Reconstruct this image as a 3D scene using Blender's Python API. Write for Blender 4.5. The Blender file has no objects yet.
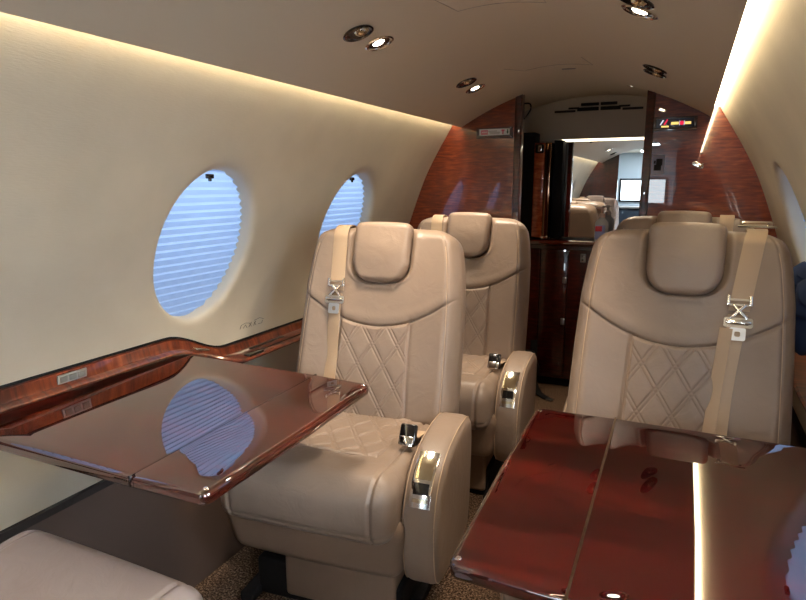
import bpy, bmesh, math, random
import numpy as np
from mathutils import Vector, Matrix
random.seed(4)
PI = math.pi
sc = bpy.context.scene
COL = sc.collection

# ------------------------------------------------------------------ materials
def sr(r, g, b):
    def f(c):
        c /= 255.0
        return c / 12.92 if c <= .04045 else ((c + .055) / 1.055) ** 2.4
    return (f(r), f(g), f(b), 1)

def mat(name, col, rough=.5, metal=0., spec=.5, coat=0., coat_rough=.03, coat_ior=1.5, emit=None, strength=0, ior=None):
    m = bpy.data.materials.new(name); m.use_nodes = True
    b = m.node_tree.nodes['Principled BSDF']
    b.inputs['Base Color'].default_value = col
    b.inputs['Roughness'].default_value = rough
    b.inputs['Metallic'].default_value = metal
    b.inputs['Specular IOR Level'].default_value = spec
    b.inputs['Coat Weight'].default_value = coat
    b.inputs['Coat Roughness'].default_value = coat_rough
    b.inputs['Coat IOR'].default_value = coat_ior
    if ior: b.inputs['IOR'].default_value = ior
    if emit:
        b.inputs['Emission Color'].default_value = emit
        b.inputs['Emission Strength'].default_value = strength
    return m

def N(m, t, **kw):
    n = m.node_tree.nodes.new(t)
    for k, v in kw.items():
        if hasattr(n, k): setattr(n, k, v)
        else: n.inputs[k].default_value = v
    return n

def L(m, a, b): m.node_tree.links.new(a, b)
def P(m): return m.node_tree.nodes['Principled BSDF']

def mapping(m, scale=(1, 1, 1), rot=(0, 0, 0)):
    tc = N(m, 'ShaderNodeTexCoord'); mp = N(m, 'ShaderNodeMapping')
    mp.inputs['Scale'].default_value = scale; mp.inputs['Rotation'].default_value = rot
    L(m, tc.outputs['Object'], mp.inputs['Vector'])
    return mp.outputs['Vector']

def ramp(m, src, stops):
    r = N(m, 'ShaderNodeValToRGB')
    e = r.color_ramp.elements
    e[0].position, e[0].color = stops[0]; e[1].position, e[1].color = stops[-1]
    for p, c in stops[1:-1]:
        k = e.new(p); k.color = c
    L(m, src, r.inputs['Fac'])
    return r.outputs['Color']

def bump(m, src, strength, dist):
    b = N(m, 'ShaderNodeBump'); b.inputs['Strength'].default_value = strength; b.inputs['Distance'].default_value = dist
    L(m, src, b.inputs['Height']); L(m, b.outputs['Normal'], P(m).inputs['Normal'])

def leather(name, c1, c2, rough=.42):
    m = mat(name, c1, rough, spec=.45)
    v = mapping(m)
    n = N(m, 'ShaderNodeTexNoise', Scale=5.0, Detail=3.0); L(m, v, n.inputs['Vector'])
    L(m, ramp(m, n.outputs['Fac'], [(.3, c1), (.7, c2)]), P(m).inputs['Base Color'])
    n2 = N(m, 'ShaderNodeTexVoronoi', Scale=420.0); L(m, v, n2.inputs['Vector'])
    b1 = N(m, 'ShaderNodeBump'); b1.inputs['Strength'].default_value = .12; b1.inputs['Distance'].default_value = .0006
    L(m, n2.outputs['Distance'], b1.inputs['Height'])
    n3 = N(m, 'ShaderNodeTexNoise', Scale=16.0, Detail=3.0, Roughness=.55, Distortion=1.2); L(m, v, n3.inputs['Vector'])
    b2 = N(m, 'ShaderNodeBump'); b2.inputs['Strength'].default_value = .35; b2.inputs['Distance'].default_value = .006
    L(m, n3.outputs['Fac'], b2.inputs['Height']); L(m, b1.outputs['Normal'], b2.inputs['Normal']); L(m, b2.outputs['Normal'], P(m).inputs['Normal'])
    return m

def wood(name, dark, mid, light, scale=(1, 1, 1), ripple=(1, 1, 40), coat_ior=1.7, rough=.3, rip=.5, coat=1.0):
    m = mat(name, mid, rough, coat=coat, coat_rough=.015, coat_ior=coat_ior, spec=.3)
    v = mapping(m, scale)
    n = N(m, 'ShaderNodeTexNoise', Scale=3.0, Detail=8.0, Roughness=.6, Distortion=.6); L(m, v, n.inputs['Vector'])
    v2 = mapping(m, ripple)
    r = N(m, 'ShaderNodeTexNoise', Scale=2.5, Detail=3.0, Roughness=.5, Distortion=.4); L(m, v2, r.inputs['Vector'])
    mx = N(m, 'ShaderNodeMix'); mx.data_type = 'FLOAT'; mx.inputs['Factor'].default_value = rip
    L(m, n.outputs['Fac'], mx.inputs[2]); L(m, r.outputs['Fac'], mx.inputs[3])
    L(m, ramp(m, mx.outputs[0], [(.36, dark), (.5, mid), (.64, light)]), P(m).inputs['Base Color'])
    return m

LE = leather('tan_leather', sr(130, 111, 95), sr(142, 121, 104))
LED = leather('tan_leather_shroud', sr(130, 107, 88), sr(138, 114, 94), .5)
LEP = leather('tan_leather_daylit', sr(148, 131, 124), sr(156, 139, 130))  # same tan leather, paler and cooler to paint in the daylight on it
WOODB = wood('bulkhead_wood', sr(88, 28, 12), sr(120, 46, 20), sr(150, 68, 33), (2, 2, .6), (6, 6, 44), 1.75, rip=.66)
WOODD = wood('dark_gloss_wood', sr(34, 8, 4), sr(62, 16, 9), sr(88, 26, 14), (4, 4, .8), (6, 6, 30), 1.7)
WOODT = wood('mahogany_table', sr(34, 9, 5), sr(64, 16, 8), sr(94, 30, 14), (.55, 2.2, 2.2), (1.2, 14, 9), 2.35, rip=.35, rough=.6)
P(WOODT).inputs['Specular IOR Level'].default_value = .0
WOODR = wood('rail_wood', sr(62, 20, 8), sr(112, 46, 20), sr(146, 72, 36), (.8, 1.5, .8), (4, 26, 4), 1.6, rip=.5)
WOODP = wood('door_wood_lit', sr(130, 48, 20), sr(196, 94, 46), sr(226, 138, 84), (2, 2, .8), (6, 6, 24), 1.8)  # lightened so the colour carries the reflection on the glossy column
CHROME = mat('chrome', (.86, .83, .78, 1), .12, 1.)
GOLD = mat('warm_polished_metal', (.80, .68, .47, 1), .13, 1.)
STEEL = mat('brushed_steel', (.62, .62, .63, 1), .3, 1.)
BLACK = mat('black_gloss', (.008, .007, .007, 1), .12, coat=.5)
BLACKM = mat('black_matte', (.010, .009, .009, 1), .7, spec=.15)
MIRROR = mat('mirror_glass', (.86, .88, .9, 1), .0, 1.)
GREYP = mat('grey_plastic', sr(150, 145, 138), .4)
WHITEP = mat('white_plastic', sr(225, 225, 222), .4)
CLEAR = mat('clear_plastic', (.85, .87, .9, 1), .08); P(CLEAR).inputs['Transmission Weight'].default_value = .4; P(CLEAR).inputs['IOR'].default_value = 1.35
PINK = mat('pink_label', sr(206, 90, 110), .5)
REDP = mat('red_print', sr(205, 40, 55), .5)
YELP = mat('yellow_print', sr(240, 205, 120), .5)
GRNP = mat('green_print', sr(15, 70, 50), .5)
NAVY = mat('navy_fabric', sr(28, 44, 78), .9)
SLOT = mat('groove_dark', sr(30, 20, 15), .7)
SEAMM = mat('seam_thread', sr(188, 160, 132), .6)
LINE = mat('ceiling_seam', sr(176, 164, 146), .6)

def belt_mat():
    m = mat('belt_webbing', sr(178, 152, 124), .55, spec=.4)
    v = mapping(m, (1, 1, 1))
    w = N(m, 'ShaderNodeTexNoise', Scale=700.0); L(m, v, w.inputs['Vector'])
    bump(m, w.outputs['Fac'], .4, .0008)
    return m
BELT = belt_mat()

def wall_mat():
    m = mat('cream_wall_vinyl', sr(220, 208, 186), .62, spec=.3)
    v = mapping(m, (1, 1, 1))
    n = N(m, 'ShaderNodeTexNoise', Scale=4.0, Detail=6.0); L(m, v, n.inputs['Vector'])
    L(m, ramp(m, n.outputs['Fac'], [(.3, sr(214, 203, 181)), (.7, sr(226, 215, 193))]), P(m).inputs['Base Color'])
    v2 = mapping(m, (60, 9, 60))
    n2 = N(m, 'ShaderNodeTexNoise', Scale=6.0, Detail=4.0); L(m, v2, n2.inputs['Vector'])
    bump(m, n2.outputs['Fac'], .25, .002)
    return m
WALL = wall_mat()
CEIL = mat('ceiling_vinyl', sr(212, 198, 174), .6, spec=.2)
HEADER = mat('header_panel', sr(172, 158, 142), .5)
BROWN = mat('brown_kick_panel', sr(70, 51, 39), .7)

def carpet_mat():
    m = mat('brown_loop_carpet', sr(96, 68, 48), .95, spec=.1)
    v = mapping(m)
    n = N(m, 'ShaderNodeTexNoise', Scale=160.0, Detail=3.0, Roughness=.7); L(m, v, n.inputs['Vector'])
    L(m, ramp(m, n.outputs['Fac'], [(.36, sr(34, 24, 18)), (.5, sr(92, 68, 50)), (.64, sr(170, 140, 114))]), P(m).inputs['Base Color'])
    bump(m, n.outputs['Fac'], 1., .01)
    return m
CARPET = carpet_mat()

def shade_mat():
    m = bpy.data.materials.new('pleated_shade_fabric'); m.use_nodes = True
    nt = m.node_tree; nt.nodes.remove(P(m))
    out = [n for n in nt.nodes if n.type == 'OUTPUT_MATERIAL'][0]
    t = N(m, 'ShaderNodeBsdfTranslucent'); t.inputs['Color'].default_value = (.62, .72, .90, 1)
    d = N(m, 'ShaderNodeBsdfDiffuse'); d.inputs['Color'].default_value = (.5, .64, .88, 1)
    mx = N(m, 'ShaderNodeMixShader'); mx.inputs[0].default_value = .35
    L(m, t.outputs[0], mx.inputs[1]); L(m, d.outputs[0], mx.inputs[2]); L(m, mx.outputs[0], out.inputs['Surface'])
    return m
SHADE = shade_mat()

def emis(name, col, s):
    m = bpy.data.materials.new(name); m.use_nodes = True
    nt = m.node_tree; nt.nodes.remove(P(m))
    out = [n for n in nt.nodes if n.type == 'OUTPUT_MATERIAL'][0]
    e = N(m, 'ShaderNodeEmission'); e.inputs['Color'].default_value = col; e.inputs['Strength'].default_value = s
    L(m, e.outputs[0], out.inputs['Surface'])
    return m
LED_STRIP = emis('cove_led', (1., .86, .60, 1), 20)
LED_HEAD = emis('header_led', (1., .86, .62, 1), 3.0)
BULB = emis('reading_bulb', (1., .9, .72, 1), 14)
WIN_EMIT = emis('aft_daylight_standin', (.80, .92, 1., 1), 7)

WOODT2 = wood('mahogany_table_red', sr(20, 3, 3), sr(48, 5, 4), sr(86, 15, 8), (.55, 2.6, 2.6), (1.0, 16, 9), 2.1, rip=.4, rough=.6)
P(WOODT2).inputs['Specular IOR Level'].default_value = 0
# ------------------------------------------------------------------ mesh helpers
def mesh(name, verts, faces, m, smooth=True, angle=35, doubles=0):
    me = bpy.data.meshes.new(name)
    me.from_pydata([tuple(v) for v in verts], [], faces)
    bm = bmesh.new(); bm.from_mesh(me)
    if doubles: bmesh.ops.remove_doubles(bm, verts=bm.verts, dist=doubles)
    bmesh.ops.recalc_face_normals(bm, faces=bm.faces)
    bm.to_mesh(me); bm.free()
    if smooth:
        me.polygons.foreach_set('use_smooth', [True] * len(me.polygons))
        if angle < 180: me.set_sharp_from_angle(angle=math.radians(angle))
    if m: me.materials.append(m)
    return me

def link(name, me, parent=None, loc=None, rot=None):
    o = bpy.data.objects.new(name, me); COL.objects.link(o)
    if parent: o.parent = parent
    if loc: o.location = loc
    if rot: o.rotation_euler = rot
    return o

def thing(o, label, cat, group=None):
    o['label'] = label; o['category'] = cat
    if group: o['group'] = group
    return o

def empty(name, label, cat, loc=(0, 0, 0), rz=0, group=None, rot=None):
    o = bpy.data.objects.new(name, None); COL.objects.link(o)
    o.empty_display_size = .05
    o.location = loc; o.rotation_euler = rot or (0, 0, rz)
    return thing(o, label, cat, group)

def struct(name, me, parent=None):
    o = link(name, me, parent); o['kind'] = 'structure'
    return o

def merge(*parts):
    V, F = [], []
    for v, f in parts:
        k = len(V); V += [tuple(p) for p in v]; F += [tuple(i + k for i in q) for q in f]
    return V, F

def xf(part, M):
    v, f = part
    return [tuple(M @ Vector(p)) for p in v], f

def box(x0, x1, y0, y1, z0, z1, bev=0.):
    bm = bmesh.new()
    bmesh.ops.create_cube(bm, size=1)
    for v in bm.verts:
        v.co = Vector(((x0 + x1) / 2 + v.co.x * (x1 - x0), (y0 + y1) / 2 + v.co.y * (y1 - y0), (z0 + z1) / 2 + v.co.z * (z1 - z0)))
    if bev: bmesh.ops.bevel(bm, geom=bm.edges[:], offset=bev, segments=3, profile=.5, affect='EDGES')
    bm.verts.index_update()
    r = [tuple(v.co) for v in bm.verts], [tuple(v.index for v in f.verts) for f in bm.faces]
    bm.free(); return r

def slab(poly, th, r, seg=4):
    """outline poly in XY (ccw), thickness along Z centred, edges rounded by r"""
    n = len(poly); Pp = [Vector(p) for p in poly]
    area = sum(Pp[i].x * Pp[(i + 1) % n].y - Pp[(i + 1) % n].x * Pp[i].y for i in range(n))
    if area < 0: Pp.reverse()
    nor = []
    for i in range(n):
        a = (Pp[i] - Pp[i - 1]); b = (Pp[(i + 1) % n] - Pp[i])
        na = Vector((a.y, -a.x)).normalized(); nb = Vector((b.y, -b.x)).normalized()
        q = (na + nb); q = q.normalized() / max(.5, math.sqrt(max(.01, (1 + na.dot(nb)) / 2)))
        nor.append(q)
    V, F = [], []
    rings = []
    for k in range(seg + 1):
        t = PI / 2 * k / seg
        rings.append((r * (1 - math.sin(t)), -th / 2 + r * (1 - math.cos(t))))
    rings += [(a, -z) for a, z in reversed(rings)]
    if th <= 2 * r + 1e-6: rings.pop(seg)
    for a, z in rings:
        for p, q in zip(Pp, nor):
            V.append((p.x - q.x * a, p.y - q.y * a, z))
    m = len(rings)
    for k in range(m - 1):
        for i in range(n):
            j = (i + 1) % n
            F.append((k * n + i, k * n + j, (k + 1) * n + j, (k + 1) * n + i))
    F.append(tuple(range(n - 1, -1, -1))); F.append(tuple(range((m - 1) * n, m * n)))
    return V, F

def smoothpoly(pts, n=6, closed=True):
    out = []; k = len(pts)
    rng = range(k) if closed else range(k - 1)
    for i in rng:
        g = (lambda j: pts[j % k]) if closed else (lambda j: pts[min(max(j, 0), k - 1)])
        p0, p1, p2, p3 = (Vector(g(i + d)) for d in (-1, 0, 1, 2))
        for s in range(n):
            t = s / n
            out.append(tuple(.5 * ((2 * p1) + (-p0 + p2) * t + (2 * p0 - 5 * p1 + 4 * p2 - p3) * t * t + (-p0 + 3 * p1 - 3 * p2 + p3) * t ** 3)))
    if not closed: out.append(tuple(pts[-1]))
    return out

def rrect(w, h, r, seg=6, c=(0, 0)):
    out = []
    for sx, sy, a0 in ((1, 1, 0), (-1, 1, 90), (-1, -1, 180), (1, -1, 270)):
        for k in range(seg + 1):
            a = math.radians(a0 + 90 * k / seg)
            out.append((c[0] + sx * (w / 2 - r) + r * math.cos(a), c[1] + sy * (h / 2 - r) + r * math.sin(a)))
    return out

def dense_box(sx, sy, sz, r, nx, ny, nz):
    """rounded box centred on the origin with a dense grid: returns numpy verts, faces"""
    V, F = [], []
    def face(ax, sgn):
        u, v = [a for a in (0, 1, 2) if a != ax]
        nn = (nx, ny, nz); nu, nv = nn[u], nn[v]
        k = len(V)
        for i in range(nu + 1):
            for j in range(nv + 1):
                p = [0, 0, 0]; p[ax] = sgn; p[u] = -1 + 2 * i / nu; p[v] = -1 + 2 * j / nv
                V.append(p)
        for i in range(nu):
            for j in range(nv):
                a = k + i * (nv + 1) + j
                F.append((a, a + nv + 1, a + nv + 2, a + 1))
    for ax in (0, 1, 2):
        for s in (-1, 1): face(ax, s)
    V = np.array(V, float)
    h = np.array([sx, sy, sz]) / 2
    # warp the parameter so the rounded rim gets real rows
    p = V * h
    inner = np.clip(p, -(h - r), h - r)
    d = p - inner
    # map the cube-ish corner band onto a sphere
    ln = np.linalg.norm(d, axis=1); mx = np.abs(d).max(axis=1)
    ok = ln > 1e-9
    q = p.copy()
    sc_ = np.ones(len(p)); sc_[ok] = mx[ok] / ln[ok]
    q[ok] = inner[ok] + d[ok] * sc_[ok][:, None]
    return q, F

def tube(pts, rad, n=8, closed=False):
    V, F = [], []
    pts = [Vector(p) for p in pts]; k = len(pts)
    up = Vector((0, 0, 1))
    for i, p in enumerate(pts):
        if closed: t = pts[(i + 1) % k] - pts[i - 1]
        else: t = pts[min(i + 1, k - 1)] - pts[max(i - 1, 0)]
        t.normalize()
        a = t.cross(up)
        if a.length < .05: a = t.cross(Vector((1, 0, 0)))
        a.normalize(); b = t.cross(a)
        for j in range(n):
            g = 2 * PI * j / n
            V.append(tuple(p + (a * math.cos(g) + b * math.sin(g)) * rad))
    for i in range(k if closed else k - 1):
        for j in range(n):
            i2 = (i + 1) % k
            F.append((i * n + j, i * n + (j + 1) % n, i2 * n + (j + 1) % n, i2 * n + j))
    if not closed:
        F.append(tuple(range(n))); F.append(tuple(range((k - 1) * n, k * n)))
    return V, F

def ribbon(pts, nrm, width, th, side=None):
    """webbing: pts centre line, nrm list of normals, closed solid cross-section"""
    V, F = [], []; k = len(pts); pts = [Vector(p) for p in pts]
    for i, p in enumerate(pts):
        t = (pts[min(i + 1, k - 1)] - pts[max(i - 1, 0)]).normalized()
        n_ = Vector(nrm[i] if isinstance(nrm, list) else nrm).normalized()
        s = Vector(side) if side else t.cross(n_).normalized()
        n_ = s.cross(t).normalized() if side else n_
        w = width[i] if isinstance(width, (list, tuple)) else width
        for a, b in ((-1, -.6), (-.9, -1), (.9, -1), (1, -.6), (1, .6), (.9, 1), (-.9, 1), (-1, .6)):
            V.append(tuple(p + s * a * w / 2 + n_ * b * th / 2))
    for i in range(k - 1):
        for j in range(8):
            F.append((i * 8 + j, i * 8 + (j + 1) % 8, (i + 1) * 8 + (j + 1) % 8, (i + 1) * 8 + j))
    F.append(tuple(range(8))); F.append(tuple(range((k - 1) * 8, k * 8)))
    return V, F

def lathe(prof, n=24):
    V, F = [], []
    for r, z in prof:
        for j in range(n):
            a = 2 * PI * j / n; V.append((r * math.cos(a), r * math.sin(a), z))
    for i in range(len(prof) - 1):
        for j in range(n):
            F.append((i * n + j, i * n + (j + 1) % n, (i + 1) * n + (j + 1) % n, (i + 1) * n + j))
    F.append(tuple(range(n))); F.append(tuple(range((len(prof) - 1) * n, len(prof) * n)))
    return V, F

def grid_faces(nu, nv):
    return [(i * (nv + 1) + j, (i + 1) * (nv + 1) + j, (i + 1) * (nv + 1) + j + 1, i * (nv + 1) + j + 1) for i in range(nu) for j in range(nv)]

# ------------------------------------------------------------------ cabin shell
Y0, Y1, YM = -1.05, 3.0, 3.75           # aft bulkhead, forward bulkhead, mirror wall
KN = [(.38, .925), (.50, .945), (.62, .95), (.75, .938), (.88, .905), (1.0, .862), (1.13, .815), (1.26, .762), (1.37, .703),
      (1.445, .658), (1.52, .612), (1.57, .582), (1.62, .54), (1.70, .40), (1.78, .22), (1.80, 0)]
def wx(z):
    if z <= KN[0][0]: return KN[0][1]
    for (a, xa), (b, xb) in zip(KN, KN[1:]):
        if z <= b: return xa + (xb - xa) * (z - a) / (b - a)
    return 0
PROF = smoothpoly([(x, z) for z, x in KN], 4, closed=False)       # (x, z) samples, bottom to top
def prof_at(z):                                                     # smooth x(z) on the useful range
    for (xa, za), (xb, zb) in zip(PROF, PROF[1:]):
        if za <= z <= zb + 1e-9: return xa + (xb - xa) * (z - za) / max(zb - za, 1e-9)
    return PROF[-1][0]
WZ0, WZ1 = .738, 1.312          # z limits of the window cells
WC, WH, WW = 1.020, .241, .202  # window centre z, half height (in z), half width
WINS = [-.24, .59, 1.46, 2.32]

def wall_mesh(side):
    V, F = [], []
    zs_all = sorted(set([z for _, z in PROF if z <= 1.62] ))
    top = [(x, z) for x, z in PROF if z > 1.62]
    low = [z for z in zs_all if z < WZ0 - .01]; high = [z for z in zs_all if z > WZ1 + .01]
    mids = [WZ0 + (WZ1 - WZ0) * i / 24 for i in range(25)]
    rows = [(prof_at(z), z) for z in low] + [(prof_at(z), z) for z in mids] + [(prof_at(z), z) for z in high] + top
    def quad_strip(rws, ya, yb, n):
        k = len(V)
        for i in range(n + 1):
            y = ya + (yb - ya) * i / n
            for x, z in rws: V.append((side * x, y, z))
        m = len(rws)
        for i in range(n):
            for j in range(m - 1):
                F.append((k + i * m + j, k + (i + 1) * m + j, k + (i + 1) * m + j + 1, k + i * m + j + 1))
    nl = len(low)
    CW = .25
    edges = [Y0 - .03]
    for w in WINS: edges += [w - CW, w + CW]
    edges += [YM + .05]
    for i in range(0, len(edges), 2): quad_strip(rows, edges[i], edges[i + 1], 6)
    for w in WINS:
        quad_strip(rows[:nl + 1], w - CW, w + CW, 20)
        quad_strip(rows[nl + 24:], w - CW, w + CW, 20)
        # ring cell: boundary points
        B = [(w - CW + 2 * CW * i / 20, WZ0) for i in range(20)] + [(w + CW, z) for z in mids[:-1]] + \
            [(w + CW - 2 * CW * i / 20, WZ1) for i in range(20)] + [(w - CW, z) for z in reversed(mids[1:])]
        # finer ring: every boundary edge gets split for roundness
        k = len(V); nb = len(B)
        rings = [('b', 0)] + [('s', s, d) for s, d in ((1.16, 0), (1.12, 0), (1.09, .001), (1.06, .003), (1.035, .007), (1.012, .013), (1.0, .022), (.99, .034), (.985, .05), (.98, .062))]
        for rg in rings:
            for (y, z) in B:
                a = math.atan2((z - WC) / WH, (y - w) / WW)
                if rg[0] == 'b': V.append((side * prof_at(z), y, z)); continue
                yy = w + WW * rg[1] * math.cos(a); zz = WC + WH * rg[1] * math.sin(a)
                x = prof_at(zz); nx_, nz_ = .93, .37
                V.append((side * (x + rg[2] * nx_), yy, zz + rg[2] * nz_ * 0))
        for r_ in range(len(rings) - 1):
            for i in range(nb):
                j = (i + 1) % nb
                F.append((k + r_ * nb + i, k + r_ * nb + j, k + (r_ + 1) * nb + j, k + (r_ + 1) * nb + i))
    return mesh('wall', V, F, WALL, angle=60, doubles=.0004)

for side, nm in ((-1, 'left'), (1, 'right')):
    struct('wall_' + nm, wall_mesh(side))
    # kick panel and the dark line above it
    V = []
    for y in (Y0, YM):
        for x, z in ((.925, .385), (.93, .37), (.86, .22), (.77, .03), (.765, 0.0), (.80, -.01), (1.0, .37)): V.append((side * x, y, z))
    F = [(i, i + 1, i + 8, i + 7) for i in range(6)] + [(6, 0, 7, 13)] + [tuple(range(7)), tuple(range(13, 6, -1))]
    struct('baseboard_' + nm, mesh('kick', V, F, BROWN, angle=30))
    V = []
    for y in (Y0, YM):
        for x, z in ((.935, .392), (.915, .390), (.912, .372), (.93, .366)): V.append((side * x, y, z))
    F = [(i, (i + 1) % 4, (i + 1) % 4 + 4, i + 4) for i in range(4)] + [(0, 1, 2, 3), (7, 6, 5, 4)]
    struct('trim_1' if side < 0 else 'trim_2', mesh('line', V, F, SLOT, smooth=False))

# floor
struct('floor', mesh('floor', *box(-1.0, 1.0, Y0 - 1.6, YM + .05, -.03, 0), CARPET, smooth=False))

# pleated shades + panes
def shade_mesh(side, w):
    n = 20; per = .0235; V, F = [], []
    zz = []
    z = WC - WH * .99
    z0 = z
    while z < WC + WH * .99:
        zz.append((z, 0)); zz.append((z + per * .62, .012)); z += per
    zz.append((WC + WH * .995, 0))
    for z, d in zz:
        hw = WW * .985 * math.sqrt(max(0.0001, 1 - ((z - WC) / WH) ** 2)) + .004
        for i in range(n + 1):
            y = w - hw + 2 * hw * i / n
            V.append((side * (prof_at(z) + .048 + d), y, z))
    return mesh('shade', V, grid_faces(len(zz) - 1, n), SHADE, angle=10)
wn = 0
for side in (-1, 1):
    for w in WINS:
        wn += 1
        V, F = [], []
        nseg = 48; rg = []
        for s in (0, .5, 1.0):
            for i in range(nseg):
                a = 2 * PI * i / nseg
                y = w + WW * 1.03 * s * math.cos(a); z = WC + WH * 1.03 * s * math.sin(a)
                V.append((side * (prof_at(z) + .072), y, z))
        for r_ in range(2):
            for i in range(nseg):
                j = (i + 1) % nseg; F.append((r_ * nseg + i, r_ * nseg + j, (r_ + 1) * nseg + j, (r_ + 1) * nseg + i))
        g = mesh('pane', V, F, None, doubles=1e-5)
        gm = bpy.data.materials.get('window_glass')
        if not gm:
            gm = mat('window_glass', (1, 1, 1, 1), .0); P(gm).inputs['Transmission Weight'].default_value = 1; P(gm).inputs['IOR'].default_value = 1.02
        g.materials.append(gm)
        o = struct('window_%d' % wn, g)
        if side < 0 or w > 1: link('window_shade', shade_mesh(side, w), o)
        # little latch at the head of the shade
        zt = WC + WH * .90
        M = Matrix.Translation((side * (prof_at(zt) + .036), w - .03, zt))
        link('shade_latch', mesh('latch', *merge(xf(box(-.006, .006, -.014, .014, -.008, .006, .003), M), xf(box(-.004, .004, -.005, .005, -.016, -.004, .002), M)), BLACK), o)
        ld = bpy.data.lights.new('daylight', 'AREA'); ld.shape = 'ELLIPSE'; ld.size = .50; ld.size_y = .56
        shaded = side < 0 or w > 1
        ld.energy = 1.5 if shaded else 26; ld.color = (.62, .80, 1.0) if shaded else (.74, .86, 1.0)
        lo = bpy.data.objects.new('daylight_outside_window', ld); COL.objects.link(lo)
        if shaded:
            lo.location = (side * (wx(WC) + .24), w, WC + .30)
            lo.rotation_euler = (Vector((side * .7, 0, .72))).to_track_quat('Z', 'Y').to_euler()
        else:
            lo.location = (side * (wx(WC) + .22), w - .05, WC + .12)
            lo.rotation_euler = (Vector((side * 1., -.1, .30))).to_track_quat('Z', 'Y').to_euler()

# ceiling panel with hidden lights behind its edges
CE, CZ, CP = .570, 1.498, 1.682
def cz(x): return CZ + (CP - CZ) * (1 - (abs(x) / CE) ** 1.85)
def ceiling_mesh():
    n = 48; V = []
    xs = [-CE + 2 * CE * i / n for i in range(n + 1)]
    ys = [Y0, -.2, .6, 1.4, 2.2, Y1 + .005]
    for y in ys:
        for x in xs: V.append((x, y, cz(x)))
        for x in reversed(xs): V.append((x, y, cz(x) + .012))
    m = 2 * (n + 1); F = []
    for i in range(len(ys) - 1):
        for j in range(m): F.append((i * m + j, i * m + (j + 1) % m, (i + 1) * m + (j + 1) % m, (i + 1) * m + j))
    for j in range(n):
        F.append((j, j + 1, m - 2 - j, m - 1 - j))
        k = (len(ys) - 1) * m; F.append((k + j, k + j + 1, k + m - 2 - j, k + m - 1 - j))
    return mesh('ceiling', V, F, CEIL, angle=40)
struct('ceiling', ceiling_mesh())
V = []; xs = [-.5 + i / 24 for i in range(25)]
for y in (Y1 + .005, YM):
    for x in xs: V.append((x, y, 1.715 - .09 * (abs(x) / .5) ** 2.2))
struct('ceiling_vestibule', mesh('vceil', V, grid_faces(1, 24), CEIL))
# seam lines of the ceiling panels (a service hatch and a mask door)
def seam(pts, r=.0013):
    return tube([(x, y, cz(x) + .0002) for x, y in pts], r, 6)
def arc_line(xa, xb, y, n=10): return [(xa + (xb - xa) * i / n, y) for i in range(n + 1)]
h = empty('oxygen_mask_door', 'oblong flush door outlined by thin seams in the middle of the ceiling', 'ceiling hatch', (0, 0, 0))
link('door_outline', mesh('seam', *merge(seam(arc_line(-.14, .13, 2.55), .0022), seam([(-.14, 2.55), (-.19, 2.42)], .0018), seam([(.13, 2.55), (.11, 2.40)], .0018)), LINE), h)
V, F = box(-.028, .028, -.007, .007, -.004, .001, .002)
link('door_slot', mesh('slot', V, F, GREYP), h, (0.02, 2.65, cz(0) - .0005))
h = empty('ceiling_hatch', 'wide flush hatch with thin seams across the near ceiling', 'ceiling hatch', (0, 0, 0))
link('door_outline', mesh('seam', *merge(seam(arc_line(-.10, .14, 1.65), .0016), seam([(-.10, 1.65), (-.13, 1.4)]), seam([(.14, 1.65), (.13, 1.4)])), LINE), h)

# LED strips standing on top of the ceiling panel edge, washing the side walls
for side, lab in ((-1, 'warm light strip behind ceiling edge above the wall with two windows in view'), (1, 'warm light strip behind ceiling edge beside the near seat, shining brightest')):
    V = []
    for y in (Y0 + .02, Y1 - .01):
        for x, z in ((.575, 1.540), (.594, 1.540), (.594, 1.546), (.575, 1.546)): V.append((side * x, y, z))
    F = [(0, 1, 5, 4), (1, 2, 6, 5), (2, 3, 7, 6), (3, 0, 4, 7), (0, 1, 2, 3), (7, 6, 5, 4)]
    thing(link('cove_light', mesh('cove', V, F, LED_STRIP, smooth=False)), lab, 'light')

# ------------------------------------------------------------------ forward bulkhead
def bulk_panel(side, xin, y0, y1, m, ztop_in=None, zt=None):
    pts = [(side * xin, 0), (side * .74, 0), (side * .93, .38)]
    zz = .5
    while zz < 1.50: pts.append((side * (prof_at(zz) + .004), zz)); zz += .06
    pts.append((side * (prof_at(1.50) + .004), 1.50))
    pts.append((side * (prof_at(1.58) + .004), 1.58)); pts.append((side * .566, 1.58))
    for x in (.56, .50, .44, .38, .34, .30):
        if x > xin: pts.append((side * x, cz(min(x, CE)) + .006))
    pts.append((side * xin, cz(xin) + .006))
    n = len(pts); V = [(x, y0, z) for x, z in pts] + [(x, y1, z) for x, z in pts]
    F = [tuple(range(n)), tuple(range(2 * n - 1, n - 1, -1))] + [(i, (i + 1) % n, (i + 1) % n + n, i + n) for i in range(n)]
    return mesh('panel', V, F, m, smooth=False)
struct('wall_front_left', bulk_panel(-1, .262, Y1, Y1 + .03, WOODB))
struct('wall_front_right', bulk_panel(1, .335, Y1, Y1 + .03, WOODB))
struct('wall_back_left', bulk_panel(-1, .36, Y0 - .03, Y0, WOODD))
struct('wall_back_right', bulk_panel(1, .36, Y0 - .03, Y0, WOODD))
# posts at the doorway
struct('trim_3', mesh('post', *box(-.292, -.256, Y1 - .012, Y1 + .045, 0, cz(.27) + .01, .006), WOODD))
struct('trim_4', mesh('post', *box(.306, .342, Y1 - .012, Y1 + .045, 0, cz(.32) + .01, .006), WOODD))
# wood arch trim following ceiling edge above doorway
V, F = [], []
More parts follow.
